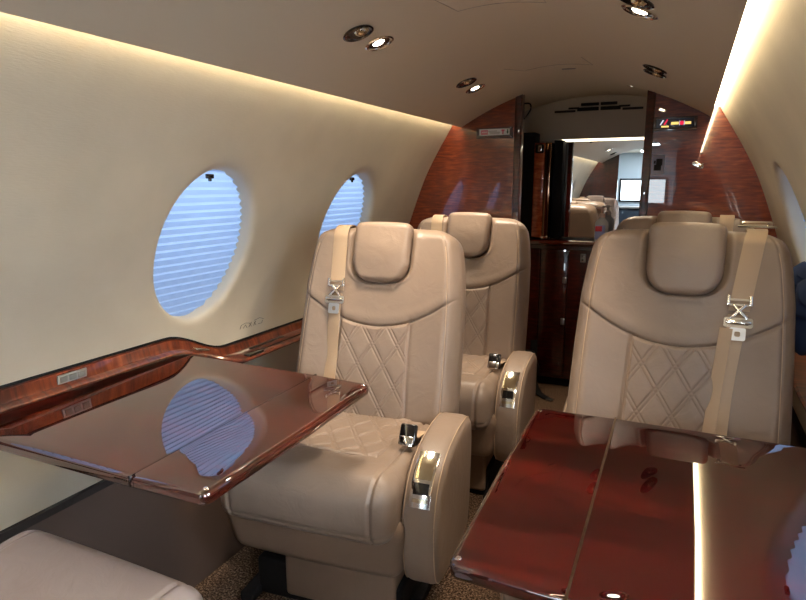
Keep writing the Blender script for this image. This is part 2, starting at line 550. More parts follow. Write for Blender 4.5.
# vestibule walls
struct('wall_vestibule_left', mesh('vl', *box(-.47, -.44, Y1 + .03, YM, 0, 1.72), HEADER, smooth=False))
struct('wall_vestibule_right', mesh('vr', *box(.47, .50, Y1 + .03, YM, 0, 1.72), WOODD, smooth=False))
struct('wall_front', mesh('vf', *box(-.47, .50, YM + .012, YM + .04, 0, 1.75), HEADER, smooth=False))
# header above the mirror with a slotted vent
o = empty('transom', 'pale panel with a slotted black air vent over the mirror', 'transom', (0, YM, 0))
V = []
pts = [(-.40, 1.475), (.36, 1.475), (.36, 1.66)] + [(.36 - .76 * i / 16, 1.715 - .06 * abs((.36 - .76 * i / 16) / .4) ** 2.2) for i in range(17)] 
pts = pts[:2] + pts[3:]
link('header_board', mesh('hb', *xf(slab(pts, .02, .004, 2), Matrix.Rotation(PI / 2, 4, 'X')), HEADER), o, (0, -.005, 0))
vt = []
for x0, x1, z0, z1 in ((-.25, -.13, 1.628, 1.640), (-.12, 0, 1.632, 1.652), (.01, .12, 1.632, 1.652), (.13, .24, 1.628, 1.640),
                       (-.17, -.11, 1.645, 1.655), (-.10, 0, 1.660, 1.676), (.01, .10, 1.660, 1.676), (.11, .17, 1.645, 1.655)):
    vt.append(box(x0, x1, -.024, -.014, z0, z1, .002))
link('air_vent', mesh('vent', *merge(*vt), BLACKM), o)
o = empty('header_light', 'thin warm light strip running along the top of the mirror', 'light', (0, YM, 0))
link('diffuser', mesh('hd', *box(-.20, .34, -.030, -.018, 1.462, 1.474, .003), LED_HEAD), o)
link('housing', mesh('hh', *box(-.205, .345, -.033, -.012, 1.474, 1.480, .002), HEADER), o)
# mirror
o = empty('wall_mirror', 'large mirror above the dark wood counter reflecting the aft cabin', 'mirror', (0, YM, 0))
link('mirror_glass', mesh('mg', *box(-.178, .36, -.010, 0, .90, 1.462), MIRROR, smooth=False), o)
link('frame', mesh('mf', *box(-.190, -.178, -.018, .002, .90, 1.462, .002), BLACK), o); link('frame', mesh('mf', *box(.36, .372, -.018, .002, .90, 1.462, .002), BLACK), o)

# galley column left of the mirror
o = empty('galley_cabinet', 'tall narrow wood and black cabinet column standing left of the mirror', 'cabinet', (-.28, 3.6, .8915))
link('closet_dark', mesh('a', *box(-.155, -.048, 0, .12, 0, .62, .003), BLACKM), o)  # black sheet standing in for the dark inside of an open closet
link('door', mesh('b', *box(-.048, .012, -.012, .12, .012, .56, .006), WOODP), o)
link('mirror_strip', mesh('b2', *box(.014, .05, -.010, .12, .012, .56, .004), mat('dark_mirror', (.20, .11, .07, 1), .1, 1.)), o)
link('black_panel', mesh('c', *box(.052, .105, .05, .14, 0, .575, .003), BLACKM), o)
hd = link('top_latch', mesh('d', *xf(slab(rrect(.05, .05, .01), .008, .003), Matrix.Translation((-.016, -.016, .525)) @ Matrix.Rotation(PI / 2, 4, 'X')), BLACK), o)
link('knob', mesh('d2', *xf(box(-.012, .012, -.006, .004, -.018, .018, .004), Matrix.Translation((-.014, -.024, .525))), CHROME), hd)
link('foot_plate', mesh('e', *box(.010, .052, -.020, -.002, .004, .02, .003), CHROME), o)

# credenza
o = empty('galley_credenza', 'dark glossy wood galley cabinet with counter below the mirror', 'cabinet', (0, 3.56, 0))
link('body', mesh('cb', *box(-.435, .465, .02, .185, .05, .865, .004), WOODD), o)
link('countertop', mesh('ct', *xf(slab(rrect(.905, .225, .02, 5), .028, .012, 4), Matrix.Translation((.015, .09, .876))), WOODT), o)
link('toe_kick', mesh('tk', *box(-.435, .465, .04, .185, 0, .05), BLACKM), o)
for x0, x1 in ((-.42, -.262), (-.258, -.10), (-.096, .21), (.215, .45)):
    d = link('door', mesh('dr', *box(x0, x1, .006, .02, .07, .84, .004), WOODD), o)
for z in (.66, .41):
    link('latch', mesh('lt', *box(-.125, -.100, -.002, .008, z - .02, z + .02, .004), STEEL), o)
op = link('outlet', mesh('ol', *box(-.030, .000, -.001, .008, .77, .82, .003), GREYP), o)
link('socket', mesh('os', *merge(box(-.022, -.008, -.003, .001, .80, .812, .002), box(-.022, -.008, -.003, .001, .778, .79, .002)), BLACK), op)

# sanitizer bottle
o = empty('sanitizer_bottle', 'clear pump bottle of hand sanitizer on the galley counter', 'bottle', (.072, 3.60, .891))
o.scale = (1.15, 1.15, 1.15)
def lz(p, n=20): return lathe(p, n)
V, F = lz([(.002, 0), (.026, 0), (.029, .004), (.029, .085), (.026, .10), (.012, .115), (.011, .122)])
link('body', mesh('bt', [(x * 1.15, y * .8, z) for x, y, z in V], F, CLEAR), o)
V, F = lz([(.002, .12), (.015, .12), (.015, .137), (.005, .14), (.0045, .162), (.010, .163), (.010, .170), (.002, .171)])
link('pump', mesh('pm', *merge((V, F), box(-.032, .004, -.004, .004, .161, .169, .002)), mat('pump_plastic', sr(232, 205, 195), .35)), o)
lb = link('label', mesh('lb', *box(-.026, .020, -.0255, -.024, .012, .082, .0005), mat('bottle_label', sr(150, 158, 205), .5)), o)
link('label_band', mesh('lb2', *box(-.026, .006, -.0265, -.0252, .052, .078, .0005), REDP), lb)

# ------------------------------------------------------------------ signs and fittings on the forward bulkhead
def sign_rack(x0, x1, z0, z1, label, kind):
    o = empty('sign_holder', label, 'sign', ((x0 + x1) / 2, Y1, (z0 + z1) / 2))
    w, h_ = (x1 - x0), (z1 - z0)
    fr = merge(box(-w / 2 - .012, w / 2 + .012, -.022, 0, -h_ / 2 - .014, -h_ / 2, .002), box(-w / 2 - .012, w / 2 + .012, -.022, 0, h_ / 2, h_ / 2 + .006, .002),
               box(-w / 2 - .012, -w / 2, -.022, 0, -h_ / 2, h_ / 2, .002), box(w / 2, w / 2 + .012, -.022, 0, -h_ / 2, h_ / 2, .002))
    link('frame', mesh('fr', *fr, WOODD), o)
    if kind == 'white':
        c = link('card', mesh('cd', *box(-w / 2, w / 2, -.010, -.002, -h_ / 2, h_ / 2), WHITEP, smooth=False), o)
        link('pink_print', mesh('p1', *merge(box(-w * .44, -w * .22, -.0108, -.010, -h_ * .32, h_ * .34), ), PINK, smooth=False), c)
        link('white_print', mesh('p1b', *merge(*[box(-w * .41 + i * w * .026, -w * .395 + i * w * .026, -.0114, -.0108, -h_ * .12, h_ * .16) for i in range(7)]), WHITEP, smooth=False), c)
        link('fine_print', mesh('p2', *merge(box(-.012 - .02, .012, -.0108, -.010, h_ * .12, h_ * .22), box(-w * .17, w * .18, -.0108, -.010, -h_ * .06, h_ * .02), box(-w * .15, w * .16, -.0108, -.010, -h_ * .22, -h_ * .14)), GREYP, smooth=False), c)
        link('red_symbol', mesh('p3', *merge(box(w * .22, w * .32, -.0108, -.010, h_ * .10, h_ * .36), box(w * .25, w * .29, -.0108, -.010, -h_ * .34, h_ * .10)), PINK, smooth=False), c)
        link('green_arrow', mesh('p4', [(w * .38, -.0106, h_ * .02), (w * .46, -.0106, h_ * .02), (w * .42, -.0106, -h_ * .34), (w * .40, -.0106, 0), (w * .44, -.0106, 0), (w * .44, -.0106, h_ * .36), (w * .40, -.0106, h_ * .36)], [(0, 1, 2), (3, 4, 5, 6)], GRNP, smooth=False), c)
    else:
        c = link('panel', mesh('cd', *box(-w / 2, w / 2, -.008, -.002, -h_ / 2, h_ / 2), mat('sign_dark', sr(40, 38, 60), .15, coat=.6), smooth=False), o)
        EY = emis('sign_yellow', sr(250, 210, 120), 1.0); ER = emis('sign_red', sr(215, 40, 70), 1.0); EW = emis('sign_white', sr(220, 220, 235), .9)
        for a_ in ((-w * .10, w * .10, -.0095, -.008, -.006, .005), (w * .26, w * .42, -.0095, -.008, -.006, .005), (-w * .36, -w * .16, -.0095, -.008, -.017, -.010)):
            link('yellow_symbol', mesh('y', *box(*a_), EY, smooth=False), c)
        link('red_symbol', mesh('r', *xf(slab([(.009 * math.cos(a * PI / 8), .009 * math.sin(a * PI / 8)) for a in range(16)], .002, .0005, 1), Matrix.Translation((w * .18, -.009, 0)) @ Matrix.Rotation(PI / 2, 4, 'X')), ER, smooth=False), c)
        link('red_symbol', mesh('r2', *xf(box(-.003, .003, -.001, .001, -.014, .012), Matrix.Translation((-w * .24, -.009, .006)) @ Matrix.Rotation(.5, 4, 'Y')), ER, smooth=False), c)
        link('white_symbol', mesh('w', *xf(box(-.0025, .0025, -.001, .001, -.012, .012), Matrix.Translation((-w * .35, -.009, .004)) @ Matrix.Rotation(.5, 4, 'Y')), EW, smooth=False), c)
        for u_ in (.115, .235): link('white_symbol', mesh('w', *box(w * u_, w * (u_ + .015), -.0095, -.008, -.010, .010), EW, smooth=False), c)
    return o
sign_rack(-.470, -.312, 1.452, 1.484, 'white placard with pink print and green arrow in wood holder', 'white')
sign_rack(.352, .505, 1.458, 1.498, 'dark lit sign with yellow and red symbols in wood frame', 'dark')
o = empty('bulkhead_light', 'tiny oval courtesy light above the dark lit sign', 'light', (.372, Y1, 1.537), rot=(0, .35, 0))
link('bezel', mesh('b', *xf(slab(rrect(.036, .014, .0069), .006, .002), Matrix.Rotation(PI / 2, 4, 'X')), GOLD), o, (0, -.003, 0))
link('lens', mesh('l', *xf(slab(rrect(.022, .008, .0039), .004, .001), Matrix.Rotation(PI / 2, 4, 'X')), emis('courtesy', (1, .85, .6, 1), 2.5)), o, (0, -.006, 0))
o = empty('card_pocket', 'small pale card with a dark picture on the bulkhead by the doorway', 'card', (.372, Y1, 1.30))
link('card', mesh('c', *box(-.026, .026, -.006, 0, -.042, .042, .001), mat('card_grey', sr(150, 150, 168), .4)), o)
link('picture', mesh('p', *merge(box(-.016, .014, -.0072, -.006, -.026, .0), box(-.008, .018, -.0072, -.006, -.004, .026), box(-.018, -.010, -.0072, -.006, .004, .018)), BLACKM, smooth=False), o)
o = empty('coat_hook', 'small chrome folding coat hook on the wood bulkhead behind the right seats', 'hook', (.535, Y1, 1.296))
link('plate', mesh('p', *xf(slab(rrect(.05, .022, .0109), .006, .002), Matrix.Rotation(PI / 2, 4, 'X')), CHROME), o, (0, -.003, 0), (0, .5, 0))
link('hook', mesh('h', *tube(smoothpoly([(.006, -.004, -.002), (.012, -.022, -.008), (.016, -.03, -.004), (.018, -.028, .006)], 5, False), .0035), CHROME), o)
o = empty('stay_cord', 'short dark looped cord hanging beside the doorway post', 'cord', (-.262, 3.05, 1.56))
link('cord', mesh('c', *tube(smoothpoly([(.002, 0, .045), (.028, .0, .042), (.034, 0, .02), (.022, 0, -.004), (.004, 0, -.03)], 5, False), .004), BLACKM), o)

o = empty('vestibule_light', 'small dark rimmed lamp on the ceiling just beyond the doorway', 'light', (.22, 3.30, 1.698))
V, F = lathe([(.001, .004), (.030, .004), (.034, -.002), (.028, -.006), (.001, -.006)], 24)
link('bezel', mesh('vb', V, F, BLACK), o)
V, F = lathe([(.001, -.006), (.016, -.006), (.014, -.009), (.001, -.010)], 20)
link('lens', mesh('vl2', V, F, BULB), o)
ld = bpy.data.lights.new('vestibule_lamp', 'SPOT'); ld.spot_size = math.radians(95); ld.spot_blend = .7; ld.energy = 16; ld.color = (1., .8, .58); ld.shadow_soft_size = .03
lo = bpy.data.objects.new('vestibule_lamp', ld); COL.objects.link(lo); lo.location = (.20, 3.28, 1.66); lo.rotation_euler = (-.35, .22, 0)

# ------------------------------------------------------------------ reading lights on the ceiling
def reading(x, y, lit, label, rz=0):
    sl = math.atan((cz(x + .01) - cz(x - .01)) / .02)
    o = empty('reading_light' if lit else 'air_gasper', label, 'light' if lit else 'air vent', (x, y, cz(x) - .001), rot=(0, -sl, rz), group=None)
    s = 1.15
    V, F = lathe([(.030, .003), (.036, .001), (.038, -.003), (.034, -.005), (.029, -.003), (.026, .002)], 28)
    link('bezel', mesh('bz', [(a * s, b * s, c) for a, b, c in V], F[:-2], CHROME if lit else BLACK), o)
    V, F = lathe([(.001, -.001), (.028, -.001), (.029, .001), (.001, .001)], 24)
    link('cup', mesh('cp', [(a * s, b * s, c) for a, b, c in V], F, BLACK), o)
    if lit:
        V, F = lathe([(.001, -.004), (.009, -.004), (.012, -.0015), (.012, .0), (.001, .0)], 20)
        link('bulb', mesh('bb', [(a * s * 1.35, b * s * 1.0 - .004, c) for a, b, c in V], F, BULB), o)
        ld = bpy.data.lights.new('reading_spot', 'SPOT'); ld.energy = 30; ld.spot_size = math.radians(84); ld.spot_blend = .8; ld.color = (1., .86, .68); ld.shadow_soft_size = .06
        if y < 1: ld.energy = 7
        lo = bpy.data.objects.new('reading_spot', ld); COL.objects.link(lo); lo.location = (x * .985, y, cz(x) - .03)
        lo.rotation_euler = (0, -.10 if x < 0 else .50, 0)
    else:
        V, F = lathe([(.001, -.010), (.007, -.010), (.013, -.006), (.016, -.001), (.001, -.001)], 20)
        link('nozzle', mesh('nz', [(a * s + .008, b * s, c) for a, b, c in V], F, GOLD), o)
    return o
reading(-.334, 1.635, True, 'lit round reading light in ceiling above the seat beside the left table')
reading(-.333, 1.51, False, 'unlit round air nozzle beside the reading light nearest the left table')
reading(-.340, 2.525, True, 'lit round reading light in ceiling near the left side of front bulkhead')
reading(-.333, 2.39, False, 'small unlit air nozzle beside the left reading light by front bulkhead')
reading(.376, 1.545, True, 'lit round reading light above the near right seat')
reading(.373, 1.455, False, 'unlit air nozzle at the top edge of ceiling beside lit right light')
reading(.371, 2.31, False, 'dark air nozzle in ceiling above the rear right seat')
reading(.366, 2.41, False, 'dark air nozzle just forward of its twin over the rear right seat')
for x, y, t in ((-.36, .1, 1), (.36, .1, 1), (-.38, -.55, 0)):
    reading(x, y, bool(t), ['unlit air nozzle in ceiling by the aft wood bulkhead, seen in mirror', 'lit reading light in aft ceiling %s, seen only in the mirror' % ('left' if x < 0 else 'right')][t])

# ------------------------------------------------------------------ side rail (wood ledge) both sides
def rail(side):
    ys = [Y0] + [Y0 + (1.30 - Y0) * i / 6 for i in range(1, 7)] + [1.30 + .36 * i / 14 for i in range(1, 15)] + [1.66 + (Y1 - 1.66) * i / 5 for i in range(1, 6)]
    V = []; T = []; U = []
    for y in ys:
        k = min(max((y - 1.33) / .28, 0), 1); k = k * k * (3 - 2 * k)
        zt = .734 - .090 * k
        w = .018 + .067 * k; bh = .034 - .006 * k
        xw = prof_at(zt)
        sec = [(xw + .01, zt), (xw - .004, zt), (xw - .011, zt - .004), (xw - .017, zt - bh + .006), (xw - .020, zt - bh), (xw - .020 - w + .006, zt - bh - .002), (xw - .020 - w, zt - bh - .008),
               (xw - .020 - w, zt - bh - .012), (xw - .016 - w, zt - bh - .016), (xw - .004 - w * .5, zt - bh - .018), (xw + .01, zt - bh - .019)]
        for x, z in ((xw + .009, zt - bh - .0195), (xw - .012 - w * .8, zt - bh - .0175), (xw - .010 - w * .8, zt - bh - .026), (xw - .006, zt - bh - .055), (xw + .009, zt - bh - .060)): U.append((side * x, y, z))
        for x, z in sec: V.append((side * x, y, z))
        for x, z in ((xw + .008, zt + .007), (xw - .006, zt + .006), (xw - .007, zt + .0005), (xw + .008, zt)): T.append((side * x, y, z))
    def faces(n, m):
        F = []
        for i in range(m - 1):
            for j in range(n): F.append((i * n + j, i * n + (j + 1) % n, (i + 1) * n + (j + 1) % n, (i + 1) * n + j))
        F += [tuple(range(n)), tuple(range((m - 1) * n, m * n))]
        return F
    return mesh('rail', V, faces(11, len(ys)), WOODR, angle=40), mesh('railtrim', T, faces(4, len(ys)), BLACKM, angle=30), mesh('railunder', U, faces(5, len(ys)), WOODD, angle=30)
for side, n, lab in ((-1, 5, 'glossy reddish wood armrest ledge stepping down along the window wall behind the left table'), (1, 6, 'glossy wood armrest ledge along the wall outboard of the near right seat')):
    a, b, c_ = rail(side)
    o = thing(link('side_ledge', a), lab, 'ledge')
    link('black_edge', b, o); link('shaded_underside', c_, o)  # dark wood below the lip paints in the shadowed gap over the table
    # slotted inlay and chrome catch set into the ledge beyond the table
    if side < 0:
        ym = 1.98
        link('inlay_slot', mesh('s', *box(-.918, -.905, 1.70, 1.90, .6150, .6180, .001), SLOT), o)
        link('inlay_slot', mesh('s', *box(-.875, -.869, 1.66, 2.20, .6140, .6170, .001), SLOT), o)
        link('catch', mesh('c', *xf(box(-.014, .014, -.04, .04, -.004, .006, .003), Matrix.Translation((-.862, 1.66, .615))), BLACK), o)
        link('catch', mesh('c', *xf(box(-.012, .012, -.03, .03, -.003, .004, .002), Matrix.Translation((-.900, 1.44, .680)) @ Matrix.Rotation(-.3, 4, 'X')), CHROME), o)
# switch plate on the left rail
o = empty('switch_panel', 'small pale plate with three square buttons on the near left ledge', 'switch', (-.9235, 1.0, .716))
M = Matrix.Rotation(.12, 4, 'Y')
link('plate', mesh('p', *xf(box(-.001, .004, -.042, .042, -.012, .012, .0015), M), GREYP), o)
for i in range(3):
    link('button', mesh('b', *xf(box(.003, .007, -.010 + (i - 1) * .026, .010 + (i - 1) * .026, -.008, .008, .0015), M), mat('button_grey', sr(120, 118, 110), .3)), o)
# little scroll marks on the wall
def onwall(y, z): return (-prof_at(z) + .0012, y, z)
st = []
for pts in ([(1.60, .690), (1.605, .700), (1.625, .703), (1.64, .700)], [(1.615, .690), (1.625, .698), (1.632, .688)], [(1.640, .689), (1.652, .700)], [(1.652, .689), (1.642, .700)],
            [(1.662, .689), (1.672, .700)], [(1.673, .689), (1.664, .699)], [(1.665, .703), (1.69, .706), (1.71, .699)], [(1.685, .690), (1.70, .689), (1.705, .696)]):
    st.append(tube([onwall(1.75 + (y - 1.65) * 1.25, .694 + (z - .694) * 1.4) for y, z in pts], .0011, 5))
thing(link('wall_placard', mesh('pl', *merge(*st), mat('mark_grey', sr(140, 132, 116), .5))), 'small grey scrolled marking on the cream wall just above the wood ledge', 'marking')

# ------------------------------------------------------------------ tables
def folding_table(side, label, tilt=0, yaft=.722, lift=0):
    o = empty('folding_table', label, 'table', (0, 0, 0))
    o.matrix_world = Matrix.Translation((0, 1.04, .68 - lift)) @ Matrix.Rotation(tilt, 4, 'X') @ Matrix.Translation((0, -1.04, 0))
    ya, yb = yaft, 1.366; hx = .402; inn = .222; out = .873
    th = .030
    # main board, then the flap hinged on its aisle side
    def pl(pts): return [(side * x, y) for x, y in pts]
    main = [(hx - .009, ya + .006), (out, ya + .0), (out, yb), (hx - .009, yb - .003)]
    leaf = [(inn + .016, ya + .012), (hx + .008, ya + .006), (hx + .008, yb - .003), (inn + .016, yb - .010), (inn + .005, yb - .015), (inn, yb - .027), (inn - .004, (ya + yb) / 2), (inn, ya + .030), (inn + .005, ya + .018)]
    def dens(pts):
        out_ = []
        for i in range(len(pts)):
            a, b = Vector(pts[i]), Vector(pts[(i + 1) % len(pts)])
            k = max(1, int((b - a).length / .05))
            out_ += [tuple(a.lerp(b, j / k)) for j in range(k)]
        return out_
    T = Matrix.Translation((0, 0, -th / 2))
    link('table_top', mesh('tt', *xf(slab(dens(pl(main)), th, .012, 5), T), (WOODT if side < 0 else WOODT2), angle=40), o)
    lf = link('table_leaf', mesh('tl', *xf(slab(dens(pl(leaf)), th, .012, 5), T), (WOODT if side < 0 else WOODT2), angle=40), o)
    link('hinge', mesh('hg', *merge(box(side * (hx - .0015) - .0022, side * (hx - .0015) + .0022, ya + .004, yb - .004, -.012, .0004), box(side * hx - .004, side * hx + .002, ya + .004, ya + .016, -.024, -.002, .002)), BLACK if side < 0 else mat('hinge_bronze', (.22, .16, .11, 1), .3, 1.)), o)
    for y in (ya + .030, yb - .030):
        link('corner_stud', mesh('st', *xf(lathe([(.001, 0), (.006, 0), (.007, .002), (.004, .005), (.001, .0055)], 14), Matrix.Translation((side * (inn + .014), y, -.004))), CHROME), o)
    # support arm underneath
    link('support_arm', mesh('sa', *merge(box(side * .55 - .03, side * .55 + .03, ya + .2, yb - .2, -.06, -.031, .006), box(side * .74 - .17, side * .74 + .17, (ya + yb) / 2 - .03, (ya + yb) / 2 + .03, -.055, -.032, .006)), BLACK), o)
    return o
folding_table(-1, 'glossy brown folding table reflecting an oval window, on the left', math.radians(1.3))
folding_table(1, 'dark red mahogany folding table with a hinge line, in the lower right', math.radians(4.4), .752, .009)

# ------------------------------------------------------------------ seats
CACHE = {}
S = .665                                   # length of the back
RECL = math.radians(17)
def wback(s):
    d = S - s
    xs = [0, .008, .025, .06, .11, .2, .35, .5, .7]; ws = [.205, .224, .240, .254, .264, .274, .280, .283, .286]
    return np.interp(d, xs, ws)
def sU(x): return S - .335 + .115 * (np.abs(x) / .28) ** 2
def quilt(x, z, ax=.088, az=.135):
    u = x / ax + z / az; v = x / ax - z / az
    def g(t):
        d = np.abs(t - np.round(t)); a = .070; s_ = .026
        return np.maximum(np.exp(-((d - a) / s_) ** 2), .0) 
    def puff(t):
        d = np.abs(t - np.round(t)); return np.minimum(d / .3, 1) ** .7
    return np.maximum(g(u), g(v)), puff(u) * puff(v)
def dfront(x, s):
    """offset toward the sitter (positive = toward the front) of the back's face"""
    ax = np.abs(x)
    d = .022 * np.clip((ax - .11) / .12, 0, 1) ** 1.5
    su = sU(x)
    up = 1 / (1 + np.exp(-(s - su) / .006))
    d = d + .003 * up
    d = d - .0075 * np.exp(-((s - su + .002) / .0034) ** 2)
    # roll of the yoke above its seam
    d = d + .0022 * np.exp(-((s - su - .022) / .018) ** 2)
    w = wback(s)
    d = d - .0035 * np.exp(-((ax - (w - .036)) / .0028) ** 2)
    # quilt borders
    xq = .120 + .012 * np.clip((su - s) / .35, 0, 1)
    low = 1 - up
    d = d - .006 * low * np.exp(-((ax - xq) / .004) ** 2)
    # headrest channel
    hh = S - .186; 
    hw = hr_half(S - s)
    e = np.maximum(ax - (hw + .006), (hh - .006) - s)
    d = d - .022 / (1 + np.exp(e / .0045)) + .004 * np.exp(-((e - .012) / .010) ** 2)
    return d
def hr_half(d):
    """half width of the headrest at distance d below the top"""
    d = np.asarray(d, float)
    r = .075; dd = np.clip((d - (.197 - r)) / r, 0, 1)
    return .099 - .003 * (d / .2) - .0 - r * (1 - np.sqrt(np.clip(1 - dd ** 2.2, 0, 1))) * .95
TB = .13  # thickness
BX = .150 # shoulder belt offset
def place_back(x, yy, s):
    """local back frame -> seat frame (recline, then raise)"""
    c, sn = math.cos(RECL), math.sin(RECL)
    Y = .155 + yy * c + s * sn
    Z = .425 - yy * sn + s * c
    return np.stack([x, Y, Z], axis=-1)

def back_meshes():
    q, F = dense_box(2 * .286, TB, S, .048, 170, 12, 190)
    x, y, z = q[:, 0], q[:, 1], q[:, 2]; s = z + S / 2
    w = wback(s); x2 = x * w / .286
    # outer edges bow back around the sitter, thicker at the bottom
    fr = np.clip(-y / (TB / 2), 0, 1) ** 3
    y2 = y - fr * dfront(x2, s)
    # the shell behind is rounder and drops off towards the top
    bk = np.clip(y / (TB / 2), 0, 1)
    y2 = y2 + bk * .035 * (1 - (np.abs(x2) / .3) ** 2) * np.clip((S - s) / .3, 0, 1)
    tops = np.clip((s - (S - .05)) / .05, 0, 1)
    s2 = s - .008 * tops * (np.abs(x2) / .22) ** 2
    pos = place_back(x2, y2, s2)
    fc = np.array(F)
    cx = x2[fc].mean(1); cs = s[fc].mean(1); cy = y[fc].mean(1)
    isf = cy < -TB / 2 + .030
    up = isf & (cs > sU(cx))
    def sub(mask, name):
        ff = fc[mask]; idx, inv = np.unique(ff, return_inverse=True)
        return mesh(name, pos[idx].tolist(), inv.reshape(ff.shape).tolist(), LE, angle=180, doubles=1e-5)
    body = sub(~up, 'back'); yoke = sub(up, 'yoke')
    # quilted centre
    nx, nz = 150, 210
    u, t = np.meshgrid(np.linspace(-1, 1, nx + 1), np.linspace(0, 1, nz + 1), indexing='ij')
    s0 = .02 + t * (float(sU(np.array(.06))) - .02)
    xq = (.117 + .012 * np.clip((float(sU(np.array(.06))) - s0) / .35, 0, 1)) * u
    sx = .02 + t * (sU(xq) - .003 - .02)
    g, p = quilt(xq, sx)
    e = np.clip(np.minimum(np.minimum((1 - np.abs(u)) / .05, (1 - t) / .03), t / .03), 0, 1)
    yy = -TB / 2 - .001 - .0065 * e ** .6 - .0016 * p * e + .0024 * g * e
    yy[e <= 0] = -TB / 2 + .004
    V = place_back(xq, yy, sx).reshape(-1, 3)
    qm = mesh('quilt', [tuple(v) for v in V], grid_faces(nx, nz), LE, angle=180)
    # headrest pad
    q, F = dense_box(.198, .056, .205, .022, 60, 14, 60)
    x, y, z = q[:, 0], q[:, 1], q[:, 2]; d = .1025 - z; dd = np.clip(d / .205, 0, 1) * .197
    x2 = x * hr_half(dd) / .099
    y2 = y - np.clip(-y / .028, 0, 1) * .010 * np.exp(-((z - .0) / .07) ** 2) * (1 - (x2 / .13) ** 2)
    s2 = S + .010 - d - .005 * (np.abs(x2) / .099) ** 2 * np.clip(1 - d / .1, 0, 1)
    hr = mesh('headrest', place_back(x2, y2 - TB / 2 + .006, s2).tolist(), F, LE, angle=180, doubles=1e-5)
    return body, yoke, qm, hr

def cushion_mesh():
    q, F = dense_box(.505, .53, .15, .050, 120, 120, 30)
    x, y, z = q[:, 0], q[:, 1], q[:, 2]
    top = np.clip(z / .075, 0, 1) ** 2; front = np.clip(-y / .265, 0, 1) ** 6
    z2 = z + top * (.010 * np.exp(-((y + .20) / .07) ** 2) - .010 * (1 - (x / .25) ** 2) * (y > -.1) * np.clip((y + .1) / .1, 0, 1))
    # bolster seams at the sides, 40 mm in
    z2 = z2 - top * .008 * np.exp(-((np.abs(x) - .200) / .004) ** 2)
    y2 = y - front * .018 * np.exp(-((z - .0) / .06) ** 2) * (1 - (x / .3) ** 2)
    y2 = y2 + front * .009 * np.exp(-((np.abs(x) - .200) / .004) ** 2)
    # soft creases
    z2 = z2 - top * .0025 * np.sin(x * 38 + y * 21 + 1.5) * np.exp(-((y + .14) / .05) ** 2)
    # seam round the bottom of the roll
    y2 = y2 + np.clip(-y / .265, 0, 1) ** 6 * .005 * np.exp(-((z + .035) / .004) ** 2)
    # front hangs lower than the back
    z2 = z2 - np.clip((-y - .05) / .2, 0, 1) * .020 * (z < 0)
    V = np.stack([x2 if False else x, y2 - .085, z2 + .415], axis=-1)
    return mesh('cushion', V.tolist(), F, LE, angle=180, doubles=1e-5)
def cushion_quilt():
    nx, ny = 150, 150
    u, t = np.meshgrid(np.linspace(-1, 1, nx + 1), np.linspace(0, 1, ny + 1), indexing='ij')
    x = .160 * u; y = -.195 + .31 * t
    g, p = quilt(x, y, .085, .13)
    e = np.clip(np.minimum(np.minimum((1 - np.abs(u)) / .05, t / .04), (1 - t) / .03), 0, 1)
    base = .490 + .010 * np.exp(-((y + .285) / .07) ** 2) - .010 * (1 - (x / .25) ** 2) * np.clip((y + .185) / .1, 0, 1)
    V = np.stack([x, y, base - .001 + .005 * e ** .6 + .0015 * p * e - .0022 * g * e - .006 * (e <= 0)], axis=-1).reshape(-1, 3)
    return mesh('cquilt', V, grid_faces(nx, ny), LE, angle=180)

ARM = [(.09, .600), (0, .612), (-.10, .604), (-.185, .578), (-.245, .530), (-.275, .465), (-.280, .40), (-.270, .32), (-.248, .265), (-.20, .243), (-.05, .238), (.06, .245), (.095, .30), (.11, .42), (.112, .54)]
def arm_meshes():
    pl = smoothpoly(ARM, 5)
    V, F = slab(pl, .105, .030, 6)
    V = [(z, x, y) for x, y, z in V]     # polygon (y, z) extruded along x
    a = mesh('arm', V, F, LE, angle=50)
    # stitched seams on both shoulders of the arm
    nrm = []
    n = len(pl); c = Vector((-.08, .41))
    seams = []
    for sx in (-.040, .040):
        pts = []
        for i in range(n):
            t = Vector(pl[(i + 1) % n]) - Vector(pl[i - 1]); nn = Vector((t.y, -t.x)).normalized()
            if (Vector(pl[i]) - c).dot(nn) < 0: nn = -nn
            p = Vector(pl[i]) - nn * .0045
            pts.append((sx * 1.02, p.x, p.y))
        seams.append(tube(pts, .0016, 6, closed=True))
    sm = [mesh('armseam', *p_, SEAMM, angle=180) for p_ in seams]
    # bright metal plate lying on the sloped nose
    top = smoothpoly([(-.150, .592), (-.205, .566), (-.246, .528), (-.268, .482)], 6, False)
    def rib(pts, w, off, th):
        P_, N_ = [], []
        for i, p in enumerate(pts):
            t = Vector(pts[min(i + 1, len(pts) - 1)]) - Vector(pts[max(i - 1, 0)])
            nn = Vector((t.y, -t.x)).normalized()
            if (Vector(p) - c).dot(nn) < 0: nn = -nn
            q = Vector(p) + nn * off
            P_.append((0, q.x, q.y)); N_.append((0, nn.x, nn.y))
        return ribbon(P_, N_, w, th)
    frame = mesh('plate', *rib(top[2:], .056, .001, .006), CHROME, angle=40)
    inner = mesh('inlay', *rib(top[4:11], .044, .005, .003), GOLD, angle=40)
    slot = mesh('slot', *rib(top[11:15], .040, .005, .003), BLACK, angle=40)
    lid = mesh('lid', *rib(top[15:17], .040, .005, .003), GOLD, angle=40)
    return a, sm, frame, inner, slot, lid

